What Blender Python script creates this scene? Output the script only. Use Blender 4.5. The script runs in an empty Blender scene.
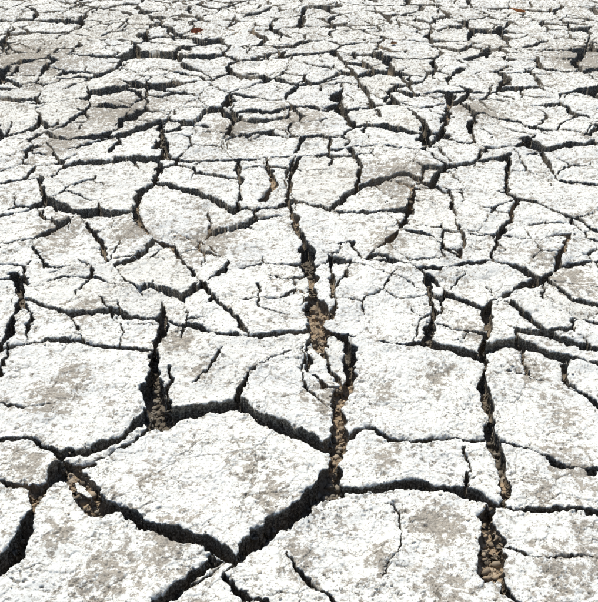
import bpy, math, time
import numpy as np
T0=time.time()
rng=np.random.default_rng(7)
H=1.5; F=900.0; P=math.radians(29.0)
def ground(px,py):
    dx=(px-299)/F; dy=-(py-301)/F
    dz=-math.sin(P)+dy*math.cos(P); dyy=math.cos(P)+dy*math.sin(P)
    t=H/-dz
    return dx*t, dyy*t, t

# ---------------- noise helpers -----------------
f32=np.float32
def hsh(ix,iy,seed):
    h=(ix.astype(np.int32).view(np.uint32)*np.uint32(374761393)+iy.astype(np.int32).view(np.uint32)*np.uint32(668265263)+np.uint32((seed*2246822519)&0xffffffff))
    h=(h^(h>>np.uint32(13)))*np.uint32(1274126177)
    h=(h^(h>>np.uint32(15)))*np.uint32(2654435769)
    return h^(h>>np.uint32(16))
def gn(x,y,seed=0):
    fx=np.floor(x); fy=np.floor(y); ix=fx.astype(np.int32); iy=fy.astype(np.int32)
    x=(x-fx).astype(f32); y=(y-fy).astype(f32)
    u=x*x*x*(x*(x*6-15)+10); v=y*y*y*(y*(y*6-15)+10)
    def g(ax,ay):
        h=hsh(ix+ax,iy+ay,seed)
        a=(h&np.uint32(0xffff)).astype(f32)/f32(32768)-f32(1)
        b=(h>>np.uint32(16)).astype(f32)/f32(32768)-f32(1)
        return a*(x-ax)+b*(y-ay)
    n0=g(0,0); n1=g(1,0); n2=g(0,1); n3=g(1,1)
    a=n0+(n1-n0)*u; b=n2+(n3-n2)*u
    return (a+(b-a)*v)*f32(1.5)
def fbm(x,y,f,o,seed,rough=0.5):
    s=0; a=1.0
    for k in range(o):
        s=s+f32(a)*gn(x*f+k*17.3,y*f-k*9.1,seed+k); f*=2.03; a*=rough
    return s
def ss(a,b,x):
    t=np.clip((x-a)/(b-a),0,1); return t*t*(3-2*t)

# ---------------- grid -----------------
NR=1600
ang=np.radians(np.linspace(52,7.0,NR))
Yd=H/np.tan(ang)
Yn=Yd[0]-np.geomspace(0.004,250,60)[::-1]
Yf=Yd[-1]+np.geomspace(0.12,400,60)
Y=np.concatenate([Yn,Yd,Yf]); r0=len(Yn); r1=r0+NR
uc=np.linspace(-0.37,0.37,1120)
us=0.37+np.linspace(0.0022,0.23,100)
uo=0.6+np.geomspace(0.004,60,40)
U=np.concatenate([-uo[::-1],-us[::-1],uc,us,uo]); c0=len(uo); c1=len(U)-len(uo)
W=np.sqrt(np.clip(Y,0.9,None)**2+H*H)
nr,nc=len(Y),len(U)
X2=(W[:,None]*U[None,:]); Y2=np.repeat(Y[:,None],nc,1)
X=X2[r0:r1,c0:c1]; YY=Y2[r0:r1,c0:c1]
Us=U[c0:c1]; Ws=W[r0:r1]

# domain warp (ragged crack lines)
wx=fbm(X,YY,7,2,11)*0.015+fbm(X,YY,26,4,21,0.62)*0.008
wy=fbm(X,YY,7,2,31)*0.015+fbm(X,YY,26,4,41,0.62)*0.008
PX=X+wx; PY=YY+wy
D=np.full(X.shape,0.12); HW=np.full(X.shape,0.006)

# ---------------- crack survey (points then widths) ---------------
C=[
(8,[(62,455),(70,470),(88,482),(100,502),(150,528),(205,543),(236,558)],17),
(19,[(236,558),(252,540),(290,515),(328,490),(338,470)],20),
(9,[(62,455),(80,452),(120,436),(150,412),(163,420)],7),
(8,[(163,420),(200,412),(237,405),(275,425),(310,440),(334,456)],7),
(14,[(334,456),(332,480),(338,494)],14),
(12,[(90,462),(70,468),(62,455)],8),
(5,[(0,443),(35,443),(62,455)],7),
(5,[(90,460),(120,448),(150,425),(160,412)],5),
(12,[(162,320),(158,350),(152,380),(156,402),(163,420)],19),
(6,[(0,352),(60,344),(110,347),(158,350)],6),
(8,[(0,352),(8,340),(12,320),(22,300),(15,275)],10),
(5,[(0,380),(6,365),(10,348)],5),
(16,[(62,470),(52,488),(38,500),(28,530),(14,560),(0,575)],20),
(8,[(0,488),(30,492),(45,492)],8),
(16,[(60,474),(75,494),(105,512)],18),
(10,[(236,558),(215,562),(190,572),(165,602),(160,640)],13),
(10,[(236,558),(222,575),(235,590),(262,605),(290,640)],6),
(4,[(285,553),(305,578),(330,602),(345,640)],7),
(6,[(170,602),(215,568)],7),
(10,[(338,494),(300,512),(262,540)],6),
(8,[(338,490),(360,493),(400,487),(440,491),(475,499),(508,512)],11),
(5,[(340,440),(365,430),(385,440),(430,438),(482,436)],6),
(3,[(462,445),(470,470),(463,492)],4),
(10,[(485,360),(484,390),(492,430),(503,470),(508,512)],13),
(23,[(492,512),(486,545),(490,578)],27),
(11,[(490,575),(508,595),(530,612),(560,660)],9),
(8,[(508,512),(550,514),(598,517),(660,520)],8),
(14,[(352,352),(346,385),(340,415),(337,440),(334,456)],16),
(10,[(335,337),(375,344),(430,348),(470,354),(487,362)],9),
(10,[(318,345),(335,337),(352,352)],10),
(12,[(305,245),(311,275),(315,300),(318,325),(320,346)],25),
(5,[(330,258),(334,285),(335,300),(330,320)],5),
(5,[(322,350),(330,372),(340,388)],5),(5,[(310,340),(306,372),(325,390),(342,386)],4),
(6,[(165,322),(205,335),(250,342),(300,338),(316,330)],6),
(4,[(222,350),(207,375),(195,386)],6),
(5,[(237,405),(246,380),(275,362),(305,350)],4),
(3,[(305,350),(300,385),(330,410)],3),
(4,[(170,370),(165,412)],4),
(4,[(265,425),(245,405)],4),
(8,[(487,362),(480,350),(490,335),(488,312)],9),
(6,[(487,362),(530,372),(575,382),(598,402),(640,420)],8),
(6,[(495,440),(530,450),(560,465),(598,472),(650,480)],6),
(6,[(480,350),(520,342),(560,352),(598,362),(650,370)],6),
(8,[(565,358),(572,385)],10),
(6,[(425,275),(431,300),(431,322),(428,347)],8),
(5,[(330,262),(345,262),(380,258),(425,275)],5),
(5,[(425,275),(445,292),(470,304),(488,312)],6),
(6,[(488,312),(500,298),(520,288),(545,282)],8),
(5,[(500,298),(530,322),(560,340),(598,350),(640,352)],7),
(5,[(545,282),(575,302),(598,308),(650,312)],5),
(4,[(428,322),(455,330),(490,335)],4),
(6,[(425,272),(455,268),(490,265)],7),
(7,[(545,282),(560,268),(598,262),(640,258)],6),
(5,[(545,282),(520,272),(490,265)],6),
(5,[(490,265),(500,238),(512,215),(518,200)],7),
(5,[(400,236),(430,242),(462,262)],5),
(6,[(365,262),(400,236),(410,210),(416,190)],9),
(5,[(345,262),(365,262),(400,266),(425,272)],5),
(5,[(500,238),(540,242),(570,236),(598,242),(640,246)],6),
(5,[(416,190),(450,188),(500,194),(518,200),(560,212),(598,232),(640,240)],6),
(5,[(570,236),(560,255),(560,268)],5),
(5,[(305,245),(350,245),(365,262)],5),
(6,[(290,203),(296,225),(305,245)],8),
(4,[(296,205),(330,212),(370,215),(408,212)],4),
(4,[(450,188),(452,215),(462,240),(462,262)],3),
(5,[(0,282),(30,280),(70,270),(110,264)],6),
(6,[(110,264),(150,255),(168,241),(205,235),(238,215),(290,203)],7),
(4,[(110,264),(130,285),(162,300),(165,322)],6),
(4,[(28,345),(32,320),(22,300)],4),
(4,[(70,318),(110,312),(160,320)],3),(3,[(22,300),(70,318),(85,345)],3),
(5,[(165,322),(190,310),(215,300),(200,283)],6),
(4,[(215,300),(235,322),(250,342)],5),
(5,[(168,241),(185,262),(200,283)],5),
(5,[(200,283),(225,270),(260,262),(310,264)],5),
(3,[(240,300),(280,300),(305,290)],3),
(6,[(140,193),(135,215),(150,235),(168,241)],9),
(6,[(0,246),(30,240),(62,226),(78,214)],6),
(5,[(78,214),(100,240),(110,264)],6),
(4,[(30,243),(48,268),(70,270)],5),
(5,[(78,214),(110,216),(135,215)],5),
(5,[(38,176),(45,200),(78,214)],6),
(6,[(0,182),(38,176),(75,165),(130,160),(162,160)],6),
(7,[(140,193),(156,185),(165,150),(160,120)],8),
(4,[(0,215),(25,210),(45,200)],5),
(6,[(162,160),(200,165),(240,163),(265,160),(300,155),(350,150)],5),
(8,[(265,160),(272,182),(264,200)],10),
(4,[(156,185),(200,195),(238,215)],4),
(4,[(238,163),(240,190),(238,215)],5),
(5,[(300,155),(290,178),(290,203)],5),
(5,[(350,150),(362,170),(355,190),(330,212)],5),
(5,[(355,190),(400,178),(430,186),(450,188)],6),
(6,[(430,186),(446,168),(420,152),(370,150),(350,150)],5),
(5,[(446,168),(500,160),(540,152),(598,142),(640,138)],6),
(6,[(510,160),(506,194)],6),
(6,[(540,152),(560,176),(598,182),(640,184)],5),
(8,[(446,122),(448,108),(452,95)],12),
(5,[(446,122),(440,140),(420,152)],5),
(6,[(60,80),(110,78),(160,90),(200,95)],6),(6,[(250,45),(280,48),(320,42)],9),
(6,[(70,150),(110,140),(160,120),(210,125)],6),
(5,[(340,60),(365,90),(380,120)],5),
(2,[(0,405),(30,412),(55,408)],2),(2,[(500,545),(540,560),(598,556)],2),(2,[(395,505),(400,540),(385,575)],1),
(3,[(100,300),(125,330),(120,346)],2),(3,[(540,300),(560,312),(598,325)],4),(2,[(375,290),(400,300),(428,296)],2),
(3,[(255,285),(262,310),(290,318)],2),(3,[(520,340),(530,372)],4),(3,[(445,292),(440,310),(431,322)],4),
(3,[(470,240),(500,238)],3),(3,[(200,240),(230,262),(225,270)],4),(3,[(60,226),(40,215),(45,200)],3),
]
def do_seg(x1,y1,h1,x2,y2,h2):
    m=0.10
    a=np.searchsorted(Yd,min(y1,y2)-m); b=np.searchsorted(Yd,max(y1,y2)+m)
    if b<=a: return
    wl=Ws[a:b]
    lo=min((min(x1,x2)-m)/wl.min(),(min(x1,x2)-m)/wl.max()); hi=max((max(x1,x2)+m)/wl.min(),(max(x1,x2)+m)/wl.max())
    c=np.searchsorted(Us,lo); e=np.searchsorted(Us,hi)
    if e<=c: return
    px=PX[a:b,c:e]; py=PY[a:b,c:e]
    vx=x2-x1; vy=y2-y1; L=vx*vx+vy*vy+1e-12
    t=np.clip(((px-x1)*vx+(py-y1)*vy)/L,0,1)
    d=np.hypot(px-x1-t*vx,py-y1-t*vy); hw=h1+(h2-h1)*t
    d=d-hw*WM[a:b,c:e]
    k=d<D[a:b,c:e]
    D[a:b,c:e][k]=d[k]; HW[a:b,c:e][k]=hw[k]
WM=np.clip(1.0+1.1*fbm(X,YY,9,3,51),0.3,2.1)
for w,pts,w2 in C:
    n=len(pts)
    g=[ground(*p) for p in pts]
    for i in range(n-1):
        wa=w+(w2-w)*i/(n-1); wb=w+(w2-w)*(i+1)/(n-1)
        ddx=g[i+1][0]-g[i][0]; ddy=g[i+1][1]-g[i][1]
        ho=0.80+0.30*abs(ddx)/math.hypot(ddx,ddy)
        if max(w,w2)>=16: ho=0.95
        do_seg(g[i][0],g[i][1],max(0.0018,ho*wa*g[i][2]/F*0.5),g[i+1][0],g[i+1][1],max(0.0018,ho*wb*g[i+1][2]/F*0.5))

def voro(x,y,s,seed,R=2):
    gx=x/s; gy=y/s; ix=np.floor(gx).astype(np.int32); iy=np.floor(gy).astype(np.int32)
    fx=(gx-ix).astype(f32); fy=(gy-iy).astype(f32)
    pts={}
    best=np.full(x.shape,9e9,f32); bx=np.zeros(x.shape,f32); by=np.zeros(x.shape,f32)
    for a in range(-R,R+1):
        for b in range(-R,R+1):
            h=hsh(ix+a,iy+b,seed)
            qx=a+f32(.5)+f32(.95)*((h&np.uint32(0xffff)).astype(f32)/f32(65535)-f32(.5))-fx
            qy=b+f32(.5)+f32(.95)*((h>>np.uint32(16)).astype(f32)/f32(65535)-f32(.5))-fy
            pts[a,b]=(qx,qy)
            d=qx*qx+qy*qy; k=d<best
            best=np.where(k,d,best); bx=np.where(k,qx,bx); by=np.where(k,qy,by)
    ed=np.full(x.shape,9.0,f32)
    for (qx,qy) in pts.values():
        ex=qx-bx; ey=qy-by; l=np.hypot(ex,ey); k=l>1e-5; l=np.where(k,l,1)
        e=((qx+bx)*ex+(qy+by)*ey)*f32(.5)/l
        ed=np.where(k,np.minimum(ed,e),ed)
    return ed*s
yt=ground(299,158)[1]
k0=np.searchsorted(Yd,yt-0.3)
xs=PX[k0:]; ys=PY[k0:]
lx=fbm(xs,ys,2.2,2,61)*0.12; ly=fbm(xs,ys,2.2,2,71)*0.12
ed=voro(xs+lx,(ys+ly)*0.74,0.30,3)
hwv=0.0165*np.clip(0.85+1.4*fbm(xs,ys,2.5,2,81),0.2,1.9)
tm=ss(yt-0.12,yt+0.12,YY[k0:]+0.2*gn(xs*1.5,ys*0+3,5))
dv=ed-hwv*WM[k0:]+(1-tm)*0.2
k=dv<D[k0:]
D[k0:][k]=dv[k]; HW[k0:][k]=np.clip(hwv*1.2,0.004,1)[k]
k1=np.searchsorted(Yd,ground(299,345)[1])
xs=PX[k1:]; ys=PY[k1:]
ed=voro(xs+5,ys*0.78+3,0.185,9)
mask=fbm(xs,ys,2.6,2,91)+0.05
hwv=(0.0056+0.003*ss(3.5,6,YY[k1:]))*(0.25+0.75*ss(-0.06,0.45,mask))
dv=ed-hwv*WM[k1:]+np.where(mask>-0.05,0,1)*0.2
k=dv<D[k1:]
D[k1:][k]=dv[k]; HW[k1:][k]=np.clip(hwv,0.003,1)[k]
print('cracks',time.time()-T0)

# ---------------- plate labels: connected components of row runs -----------------
M=D>0
st=M.copy(); st[:,1:]&=~M[:,:-1]
run=(np.cumsum(st.ravel()).reshape(M.shape))*M
both=M[:-1]&M[1:]
pa=run[:-1][both]; pb=run[1:][both]
key=np.unique(pa.astype(np.int64)*10**7+pb); pa=key//10**7; pb=key%10**7
par=np.arange(run.max()+1)
for it in range(400):
    old=par.copy()
    mn=np.minimum(par[pa],par[pb])
    np.minimum.at(par,pa,mn); np.minimum.at(par,pb,mn)
    np.minimum.at(par,old[pa],mn); np.minimum.at(par,old[pb],mn)
    par=par[par]
    if (old==par).all(): break
ids,inv=np.unique(par[run],return_inverse=True); inv=inv.reshape(M.shape)
area=np.gradient(X,axis=1)*np.gradient(YY,axis=0)
wt=area.ravel(); cnt=np.bincount(inv.ravel(),wt); nl=len(ids)
cx=np.bincount(inv.ravel(),(X*area).ravel())/cnt; cy=np.bincount(inv.ravel(),(YY*area).ravel())/cnt
r=np.clip(rng.normal(0,1,(nl,3)),-1.7,1.7); pr=rng.random(nl)
L=inv.copy(); L[~M]=-1
for i_ in range(14):
    for sh,ax in ((1,0),(-1,0),(1,1),(-1,1)):
        n=np.roll(L,sh,ax); L=np.where(L<0,n,L)
L=np.clip(L,0,None)
big=np.clip(0.18/np.clip(cnt,0.01,None),0,1)
ta=r[:,0]*0.032*big; tb=r[:,1]*0.040*big; th=r[:,2]*0.009*np.clip(big*2,0,1)
th[cnt<0.0008]=-0.008
th[0]=ta[0]=tb[0]=0
rx=np.clip(X-cx[L],-.3,.3); ry=np.clip(YY-cy[L],-.3,.3)
plate=th[L]+ta[L]*rx+tb[L]*ry
prand=pr[L]
print('plates',nl,it,time.time()-T0)

# ---------------- brown loose soil spots -----------------
brown=np.zeros(X.shape)
for px,py,rr in [(313,318,28),(312,285,20),(345,390,22),(340,420,18),(75,490,26),(60,500,24),(487,530,22),(487,560,24),(400,185,28),(447,105,14),(335,455,14),
                 (165,225,24),(385,240,20),(268,180,16),(245,30,16),(393,47,14),(30,495,20),(158,200,16),(318,345,16),(210,245,20),(520,210,16),(500,480,14),(190,230,16),(300,215,14),(560,240,16)]:
    gx,gy,t=ground(px,py); rm=rr*t/F
    brown=np.maximum(brown,np.exp(-(((X-gx)/rm)**2+((YY-gy)/(rm*1.5))**2)))
brown=np.clip(brown*1.3+0.35*fbm(X,YY,25,3,101)*(brown>0.05)+0.22*ss(0.1,0.5,fbm(X,YY,2.3,2,105)),0,1)

# ---------------- height -----------------
base=fbm(X,YY,1.1,2,111)*0.026+fbm(X,YY,4.5,2,121)*0.011
n20=fbm(X,YY,14,3,131)
n60=fbm(X,YY,55,3,141,0.6)
rough=ss(0.0,0.5,fbm(X,YY,7.5,3,145)+0.28*np.exp(-np.clip(D,0,1)/0.03))
pit=ss(0.32,0.5,fbm(X,YY,58,3,151,.6))*(0.12+0.88*rough)
pit2=ss(0.36,0.55,gn(X*150,YY*150,161))*(0.3+0.7*rough)
fk=fbm(X,YY,9,5,171,0.6)
flake=ss(-0.02,0.02,fk-0.06)+0.7*ss(-0.02,0.02,fk+0.35)
fedge=np.clip(1-np.abs(fk-0.05)/0.03,0,1)*ss(-0.1,0.3,fbm(X,YY,5,2,177))
Dp=np.clip(D,0,None)
cre=fbm(X+wx*2,YY+wy*2,6,3,175,.55)
crease=np.clip(1-np.abs(cre)/0.018,0,1)*ss(0.0,0.3,fbm(X,YY,3.1,2,178))
top=base+plate+n20*0.0048+n60*(0.0003+0.0015*rough)-pit*0.0032-pit2*0.0016+flake*0.0027-crease*0.003
curl=(0.1+prand)*0.009*np.exp(-Dp/0.05)
ern=np.clip(0.45+1.1*fbm(X,YY,24,3,181,.6),0,1.5)
rnd=-0.009*np.exp(-Dp/0.007)*ern
top=top+curl+rnd
ed=voro(PX+0.4*wy,PY,0.105,15,1)
hm=ss(0.10,0.4,fbm(X,YY,4.0,2,191))
hair=np.clip(1-ed/0.0022,0,1)*hm
top=top-0.005*hair
depth=np.clip(0.018+2.9*HW,0.022,0.068)
wallw=np.clip(0.6*HW,0.002,0.014)
s=np.clip(-D/wallw,0,1)
rub=fbm(X,YY,30,4,201,0.6)
floor=base-depth*(1-0.5*brown)+rub*0.012*(0.4+depth*12)
floor=np.minimum(floor,top-0.006)
Z=np.where(D>0,top,top+(floor-top)*s)
gi=np.gradient(D,axis=1)/np.gradient(X,axis=1)
xj=np.gradient(X,axis=0); yj=np.gradient(YY,axis=0)
gj=(np.gradient(D,axis=0)-gi*xj)/yj
gl=np.hypot(gi,gj)+1e-6; gi/=gl; gj/=gl
lay=gn((X+YY*0.7)*45,Z*190,211)*0.006+gn((X-YY)*110,Z*120,221)*0.003
under=(0.12*depth*s*(1-s)*2+lay*ss(0,0.3,s))
sh=np.where(D>0,0,np.where(-D<wallw,-D*0.7+under,(0.7*wallw+under)*np.clip(1-(-D-wallw)/(wallw*0.7+1e-4),0,1)))
lim=np.minimum(0.025,0.02*2.5/np.clip(YY,2.5,None))
sh=np.clip(sh,-lim,lim)
X3=X+gi*sh; Y3=YY+gj*sh
Zf=np.zeros((nr,nc)); Xf=X2.copy(); Yf2=Y2.copy()
fade=np.minimum(ss(0,0.02,(Us-Us[0])),ss(0,0.02,(Us[-1]-Us)))[None,:]*ss(0,30,np.arange(NR))[:,None]*ss(0,25,NR-1-np.arange(NR))[:,None]
Zf[r0:r1,c0:c1]=Z*fade; Xf[r0:r1,c0:c1]=X3; Yf2[r0:r1,c0:c1]=Y3
def full(v,a):
    o=np.full((nr,nc),v,f32); o[r0:r1,c0:c1]=a; return o
outer=full(1,1-fade)
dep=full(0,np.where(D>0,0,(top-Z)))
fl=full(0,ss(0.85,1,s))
br=full(0,brown)
prf=full(.5,prand)
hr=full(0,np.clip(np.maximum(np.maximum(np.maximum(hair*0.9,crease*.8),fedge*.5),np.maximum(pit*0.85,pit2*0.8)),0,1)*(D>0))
# stains
dirt=np.zeros(X.shape)
for px,py,rr in [(75,380,20),(60,400,22),(385,458,18),(435,380,16),(470,330,16),(440,525,28),(560,575,28),(110,575,32),(215,238,30),
                 (230,130,28),(160,555,24),(30,470,26),(270,495,20),(590,560,24),(390,245,18),(20,60,50),(120,110,40),(60,230,26),(400,182,34),(445,590,26),(540,260,18),(590,60,40),(200,375,14),(575,470,22),(330,400,20),(60,140,30),(180,345,16),(575,285,26),(530,365,20),(130,230,22),(300,120,24),(480,110,24),(385,395,12),(560,410,18),(250,470,14),(150,480,14),(300,560,18),(380,560,16),(60,540,18),(90,310,18),(540,490,16)]:
    gx,gy,t=ground(px,py); rm=rr*t/F
    dirt=np.maximum(dirt,np.exp(-(((X-gx)/rm)**2+((YY-gy)/(rm*1.6))**2)))
dirt=dirt*0.92+0.38*ss(0.08,0.6,fbm(X,YY,6,3,231))+0.08
dirt=dirt+0.18*ss(2.6,4.0,YY)+0.26*ss(4.0,7.0,YY)*(0.6+0.8*fbm(X,YY,1.3,2,233))
dn=fbm(X,YY,36,6,241,0.8)
dm=ss(0.38,0.60,dirt*0.62+dn*0.58+0.06)
dr=full(.2,dm)
fine=full(.5,np.clip(.5+.5*fbm(X,YY,110,3,251,.7),0,1))

me=bpy.data.meshes.new('ground')
nv=nr*nc
co=np.stack([Xf,Yf2,Zf],-1).reshape(-1,3).astype(f32)
idx=np.arange(nv).reshape(nr,nc)
q=np.stack([idx[:-1,:-1],idx[:-1,1:],idx[1:,1:],idx[1:,:-1]],-1).reshape(-1,4)
me.vertices.add(nv); me.vertices.foreach_set('co',co.ravel())
me.loops.add(q.size); me.loops.foreach_set('vertex_index',q.ravel().astype(np.int32))
me.polygons.add(len(q)); me.polygons.foreach_set('loop_start',(np.arange(len(q))*4).astype(np.int32))
me.polygons.foreach_set('use_smooth',np.ones(len(q),dtype=bool))
me.update(calc_edges=True)
for nm,ar in (('dep',dep),('floorm',fl),('brown',br),('plate',prf),('pits',hr),('dirt',dr),('outer',outer),('fine',fine)):
    a=me.attributes.new(nm,'FLOAT','POINT'); a.data.foreach_set('value',np.ascontiguousarray(ar,dtype=f32).ravel())
gob=bpy.data.objects.new('ground',me); bpy.context.collection.objects.link(gob)
print('mesh',nv,time.time()-T0)

# ---------------- materials -----------------
class NT:
    def __init__(s,name):
        s.m=bpy.data.materials.new(name); s.m.use_nodes=True; s.t=s.m.node_tree; s.n=s.t.nodes
        s.n.remove(s.n['Principled BSDF']); s.b=s.n.new('ShaderNodeBsdfDiffuse'); s.b.inputs['Roughness'].default_value=0
        s.t.links.new(s.b.outputs[0],s.n['Material Output'].inputs['Surface'])
        s.col=s.b.inputs['Color']; s.co=s.n.new('ShaderNodeTexCoord').outputs['Object']
    def add(s,ty,**k):
        n=s.n.new(ty)
        for a,b in k.items(): setattr(n,a,b)
        return n
    def lk(s,a,b): s.t.links.new(a,b)
    def attr(s,n):
        return s.add('ShaderNodeAttribute',attribute_name=n).outputs['Fac']
    def noise(s,scale,detail=4,rough=.6,dist=0):
        n=s.add('ShaderNodeTexNoise'); n.inputs['Scale'].default_value=scale; n.inputs['Detail'].default_value=detail
        n.inputs['Roughness'].default_value=rough; n.inputs['Distortion'].default_value=dist
        s.lk(s.co,n.inputs['Vector']); return n.outputs['Fac']
    def mr(s,v,a,b,c=0,d=1):
        n=s.add('ShaderNodeMapRange'); n.interpolation_type='SMOOTHSTEP'
        s.lk(v,n.inputs[0])
        for i,k in enumerate((a,b,c,d)): n.inputs[i+1].default_value=k
        return n.outputs[0]
    def mix(s,f,a,b):
        n=s.add('ShaderNodeMix',data_type='RGBA')
        if isinstance(f,(int,float)): n.inputs[0].default_value=f
        else: s.lk(f,n.inputs[0])
        for i,k in ((6,a),(7,b)):
            if isinstance(k,tuple): n.inputs[i].default_value=(*k,1)
            else: s.lk(k,n.inputs[i])
        return n.outputs[2]
    def math(s,op,a,b):
        n=s.add('ShaderNodeMath',operation=op)
        for i,k in enumerate((a,b)):
            if isinstance(k,(int,float)): n.inputs[i].default_value=k
            else: s.lk(k,n.inputs[i])
        return n.outputs[0]
g=NT('dry_mud')
fineA=g.attr('fine'); nz=g.noise(150,3,.7)
cl=g.mix(g.mr(g.noise(3.0,2),.35,.65),(0.73,0.725,0.665),(0.65,0.65,0.61))
cl=g.mix(g.mr(fineA,.5,.9),cl,(0.52,0.50,0.44))
cl=g.mix(g.mr(g.attr('plate'),.65,1,0,.35),cl,(0.56,0.54,0.47))
cl=g.mix(g.math('MULTIPLY',g.attr('dirt'),.85),cl,g.mix(g.mr(nz,.4,.6),(0.33,0.29,0.23),(0.17,0.145,0.112)))
cl=g.mix(g.math('MULTIPLY',g.mr(nz,.60,.68),.8),cl,(0.15,0.135,0.11))
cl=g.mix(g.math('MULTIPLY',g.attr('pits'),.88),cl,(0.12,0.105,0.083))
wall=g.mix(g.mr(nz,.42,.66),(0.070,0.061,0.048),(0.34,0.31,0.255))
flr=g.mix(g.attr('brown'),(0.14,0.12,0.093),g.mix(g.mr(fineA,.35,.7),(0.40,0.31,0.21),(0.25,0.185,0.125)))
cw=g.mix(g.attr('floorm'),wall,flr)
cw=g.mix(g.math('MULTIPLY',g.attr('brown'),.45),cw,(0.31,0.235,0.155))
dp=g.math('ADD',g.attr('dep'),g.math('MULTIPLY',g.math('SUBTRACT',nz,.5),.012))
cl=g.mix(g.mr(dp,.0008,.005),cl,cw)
vo=g.add('ShaderNodeTexVoronoi',feature='DISTANCE_TO_EDGE'); vo.inputs['Scale'].default_value=3.2
g.lk(g.co,vo.inputs['Vector'])
oc=g.math('MULTIPLY',g.mr(vo.outputs['Distance'],.03,.06,1,0),g.attr('outer'))
cl=g.mix(oc,cl,(0.08,0.07,0.055))
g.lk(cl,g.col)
bu=g.add('ShaderNodeBump'); bu.inputs['Distance'].default_value=.0032; bu.inputs['Strength'].default_value=.6
g.lk(g.noise(120,4,.7),bu.inputs['Height']); g.lk(bu.outputs[0],g.b.inputs['Normal'])
me.materials.append(g.m)

# ---------------- soil clods (one mesh) -----------------
import bmesh
bm=bmesh.new(); bmesh.ops.create_icosphere(bm,subdivisions=1,radius=1)
iv=np.array([v.co[:] for v in bm.verts]); itf=np.array([[v.index for v in f.verts] for f in bm.faces]); bm.free()
cand=np.flatnonzero(((s>=1)&(D<-0.003)).ravel()); cand2=np.flatnonzero(((D>0.001)&(D<0.05)).ravel())
NA=9000
pick=np.concatenate([rng.choice(cand,NA),rng.choice(cand2,1800)])
N=len(pick)
cxx=X3.ravel()[pick]; cyy=Y3.ravel()[pick]; czz=(Z*fade).ravel()[pick]
sz=rng.lognormal(math.log(.0032),.6,N); sz[NA:]*=.5; sz=np.clip(sz,.0010,.014); sz[NA:]=np.clip(sz[NA:],0,.005)
sc=sz[:,None]*rng.uniform(.55,1.4,(N,3)); sc[:,2]*=.75
a=rng.uniform(0,6.28,N)
V=iv[None]*(1+rng.normal(0,.22,(N,len(iv),1)))*sc[:,None,:]
ca,sa=np.cos(a)[:,None],np.sin(a)[:,None]
V=np.stack([V[...,0]*ca-V[...,1]*sa,V[...,0]*sa+V[...,1]*ca,V[...,2]],-1)
V+=np.stack([cxx,cyy,czz+sz*.25],-1)[:,None,:]
Fc=(itf[None]+(np.arange(N)*len(iv))[:,None,None]).reshape(-1,3)
m2=bpy.data.meshes.new('soil_clods'); m2.vertices.add(V.shape[0]*V.shape[1]); m2.vertices.foreach_set('co',V.reshape(-1).astype(f32))
m2.loops.add(Fc.size); m2.loops.foreach_set('vertex_index',Fc.ravel().astype(np.int32))
m2.polygons.add(len(Fc)); m2.polygons.foreach_set('loop_start',(np.arange(len(Fc))*3).astype(np.int32)); m2.update(calc_edges=True)
cv=rng.random(N); cv[NA:]=.7+.8*cv[NA:]; cv[:NA]*=(.35+.65*brown.ravel()[pick[:NA]])
at=m2.attributes.new('v','FLOAT','POINT'); at.data.foreach_set('value',np.repeat(cv,len(iv)).astype(f32))
at=m2.attributes.new('b','FLOAT','POINT'); at.data.foreach_set('value',np.repeat(brown.ravel()[pick],len(iv)).astype(f32))
o2=bpy.data.objects.new('soil_clods',m2); bpy.context.collection.objects.link(o2)
c=NT('clod_soil')
c.lk(c.mix(c.attr('v'),(0.11,0.093,0.072),c.mix(c.attr('b'),(0.50,0.47,0.40),(0.42,0.33,0.23))),c.col)
m2.materials.append(c.m)

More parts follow.
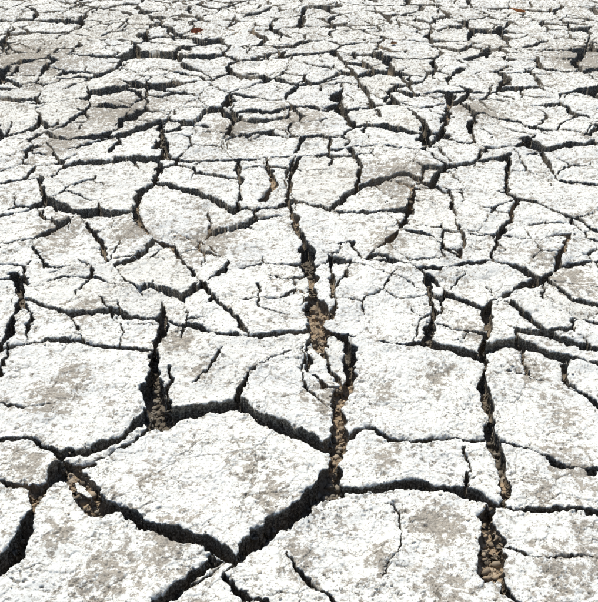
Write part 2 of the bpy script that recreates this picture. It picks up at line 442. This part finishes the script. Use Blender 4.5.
# ---------------- dry leaves -----------------
def leaf(px,py,ln,rot,col,curlv):
    gx,gy,t=ground(px,py)
    j=min(max(np.searchsorted(Yd,gy),0),NR-1); i=min(max(np.searchsorted(Us,gx/Ws[j]),0),len(Us)-1)
    gz=max(Z[j,i],Z[max(j-3,0):j+4,max(i-12,0):i+13].max()-.004)
    vs=[];fs=[];n=14;m=6
    for a in range(n+1):
        tt=a/n; wdt=ln*.24*math.sin(math.pi*tt**.8)**.8*(1+.07*math.sin(a*5))+.0006
        for b in range(-m,m+1):
            w=b/m
            vs.append(((tt-.5)*ln,w*wdt,abs(w)**1.6*wdt*curlv+ .12*ln*(2*tt-1)**2+.004*math.sin(a*1.3+b)+.003))
    k=2*m+1
    for a in range(n):
        for b in range(k-1): fs.append((a*k+b,a*k+b+1,(a+1)*k+b+1,(a+1)*k+b))
    o=len(vs)
    for a in range(6):
        for q_ in range(5):
            an=q_/5*6.283; rr=.0013
            vs.append((.5*ln+a*ln*.05, rr*math.cos(an), .12*ln+.003+rr*math.sin(an)-a*a*ln*.002))
    for a in range(5):
        for q_ in range(5): fs.append((o+a*5+q_,o+a*5+(q_+1)%5,o+a*5+5+(q_+1)%5,o+a*5+5+q_))
    lm=bpy.data.meshes.new('dry_leaf'); lm.from_pydata(vs,[],fs); lm.update()
    for p_ in lm.polygons: p_.use_smooth=True
    lo=bpy.data.objects.new('dry_leaf',lm); lo.location=(gx,gy,gz); lo.rotation_euler=(rng.uniform(.2,.5),rng.uniform(-.2,.2),rot)
    bpy.context.collection.objects.link(lo)
    k_=NT('leaf_dry')
    k_.lk(k_.mix(k_.mr(k_.noise(60,5),.35,.65),col,tuple(v*.4 for v in col)),k_.col)
    lm.materials.append(k_.m)
leaf(197,32,.10,.3,(.50,.19,.10),.9)
leaf(518,13,.11,2.6,(.65,.25,.10),.8)
leaf(393,47,.06,.8,(.34,.20,.11),.8)

# ---------------- light -----------------
EL=math.radians(59); AZ=math.radians(-26)
w=bpy.data.worlds.new('World'); bpy.context.scene.world=w; w.use_nodes=True
sk=w.node_tree.nodes.new('ShaderNodeTexSky'); sk.sky_type='NISHITA'; sk.sun_disc=False; sk.sun_elevation=EL; sk.sun_rotation=AZ
w.node_tree.links.new(sk.outputs[0],w.node_tree.nodes['Background'].inputs[0]); w.node_tree.nodes['Background'].inputs[1].default_value=.125
ld=bpy.data.lights.new('sun','SUN'); ld.energy=4.9; ld.angle=math.radians(.5); ld.color=(1,.965,.90)
lo=bpy.data.objects.new('sun',ld); bpy.context.collection.objects.link(lo)
from mathutils import Vector
dv=Vector((math.sin(AZ)*math.cos(EL),math.cos(AZ)*math.cos(EL),math.sin(EL)))
lo.rotation_euler=dv.to_track_quat('Z','Y').to_euler()
cd=bpy.data.cameras.new('camera'); cam=bpy.data.objects.new('camera',cd); bpy.context.collection.objects.link(cam)
cam.location=(0,0,H); cam.rotation_euler=(math.pi/2-P,0,0)
cd.sensor_fit='HORIZONTAL'; cd.sensor_width=36; cd.lens=36*F/598; cd.clip_end=2000; cd.clip_start=.02
sc_=bpy.context.scene; sc_.camera=cam
sc_.view_settings.view_transform='Standard'; sc_.view_settings.look='None'; sc_.view_settings.exposure=0
print('done',time.time()-T0)
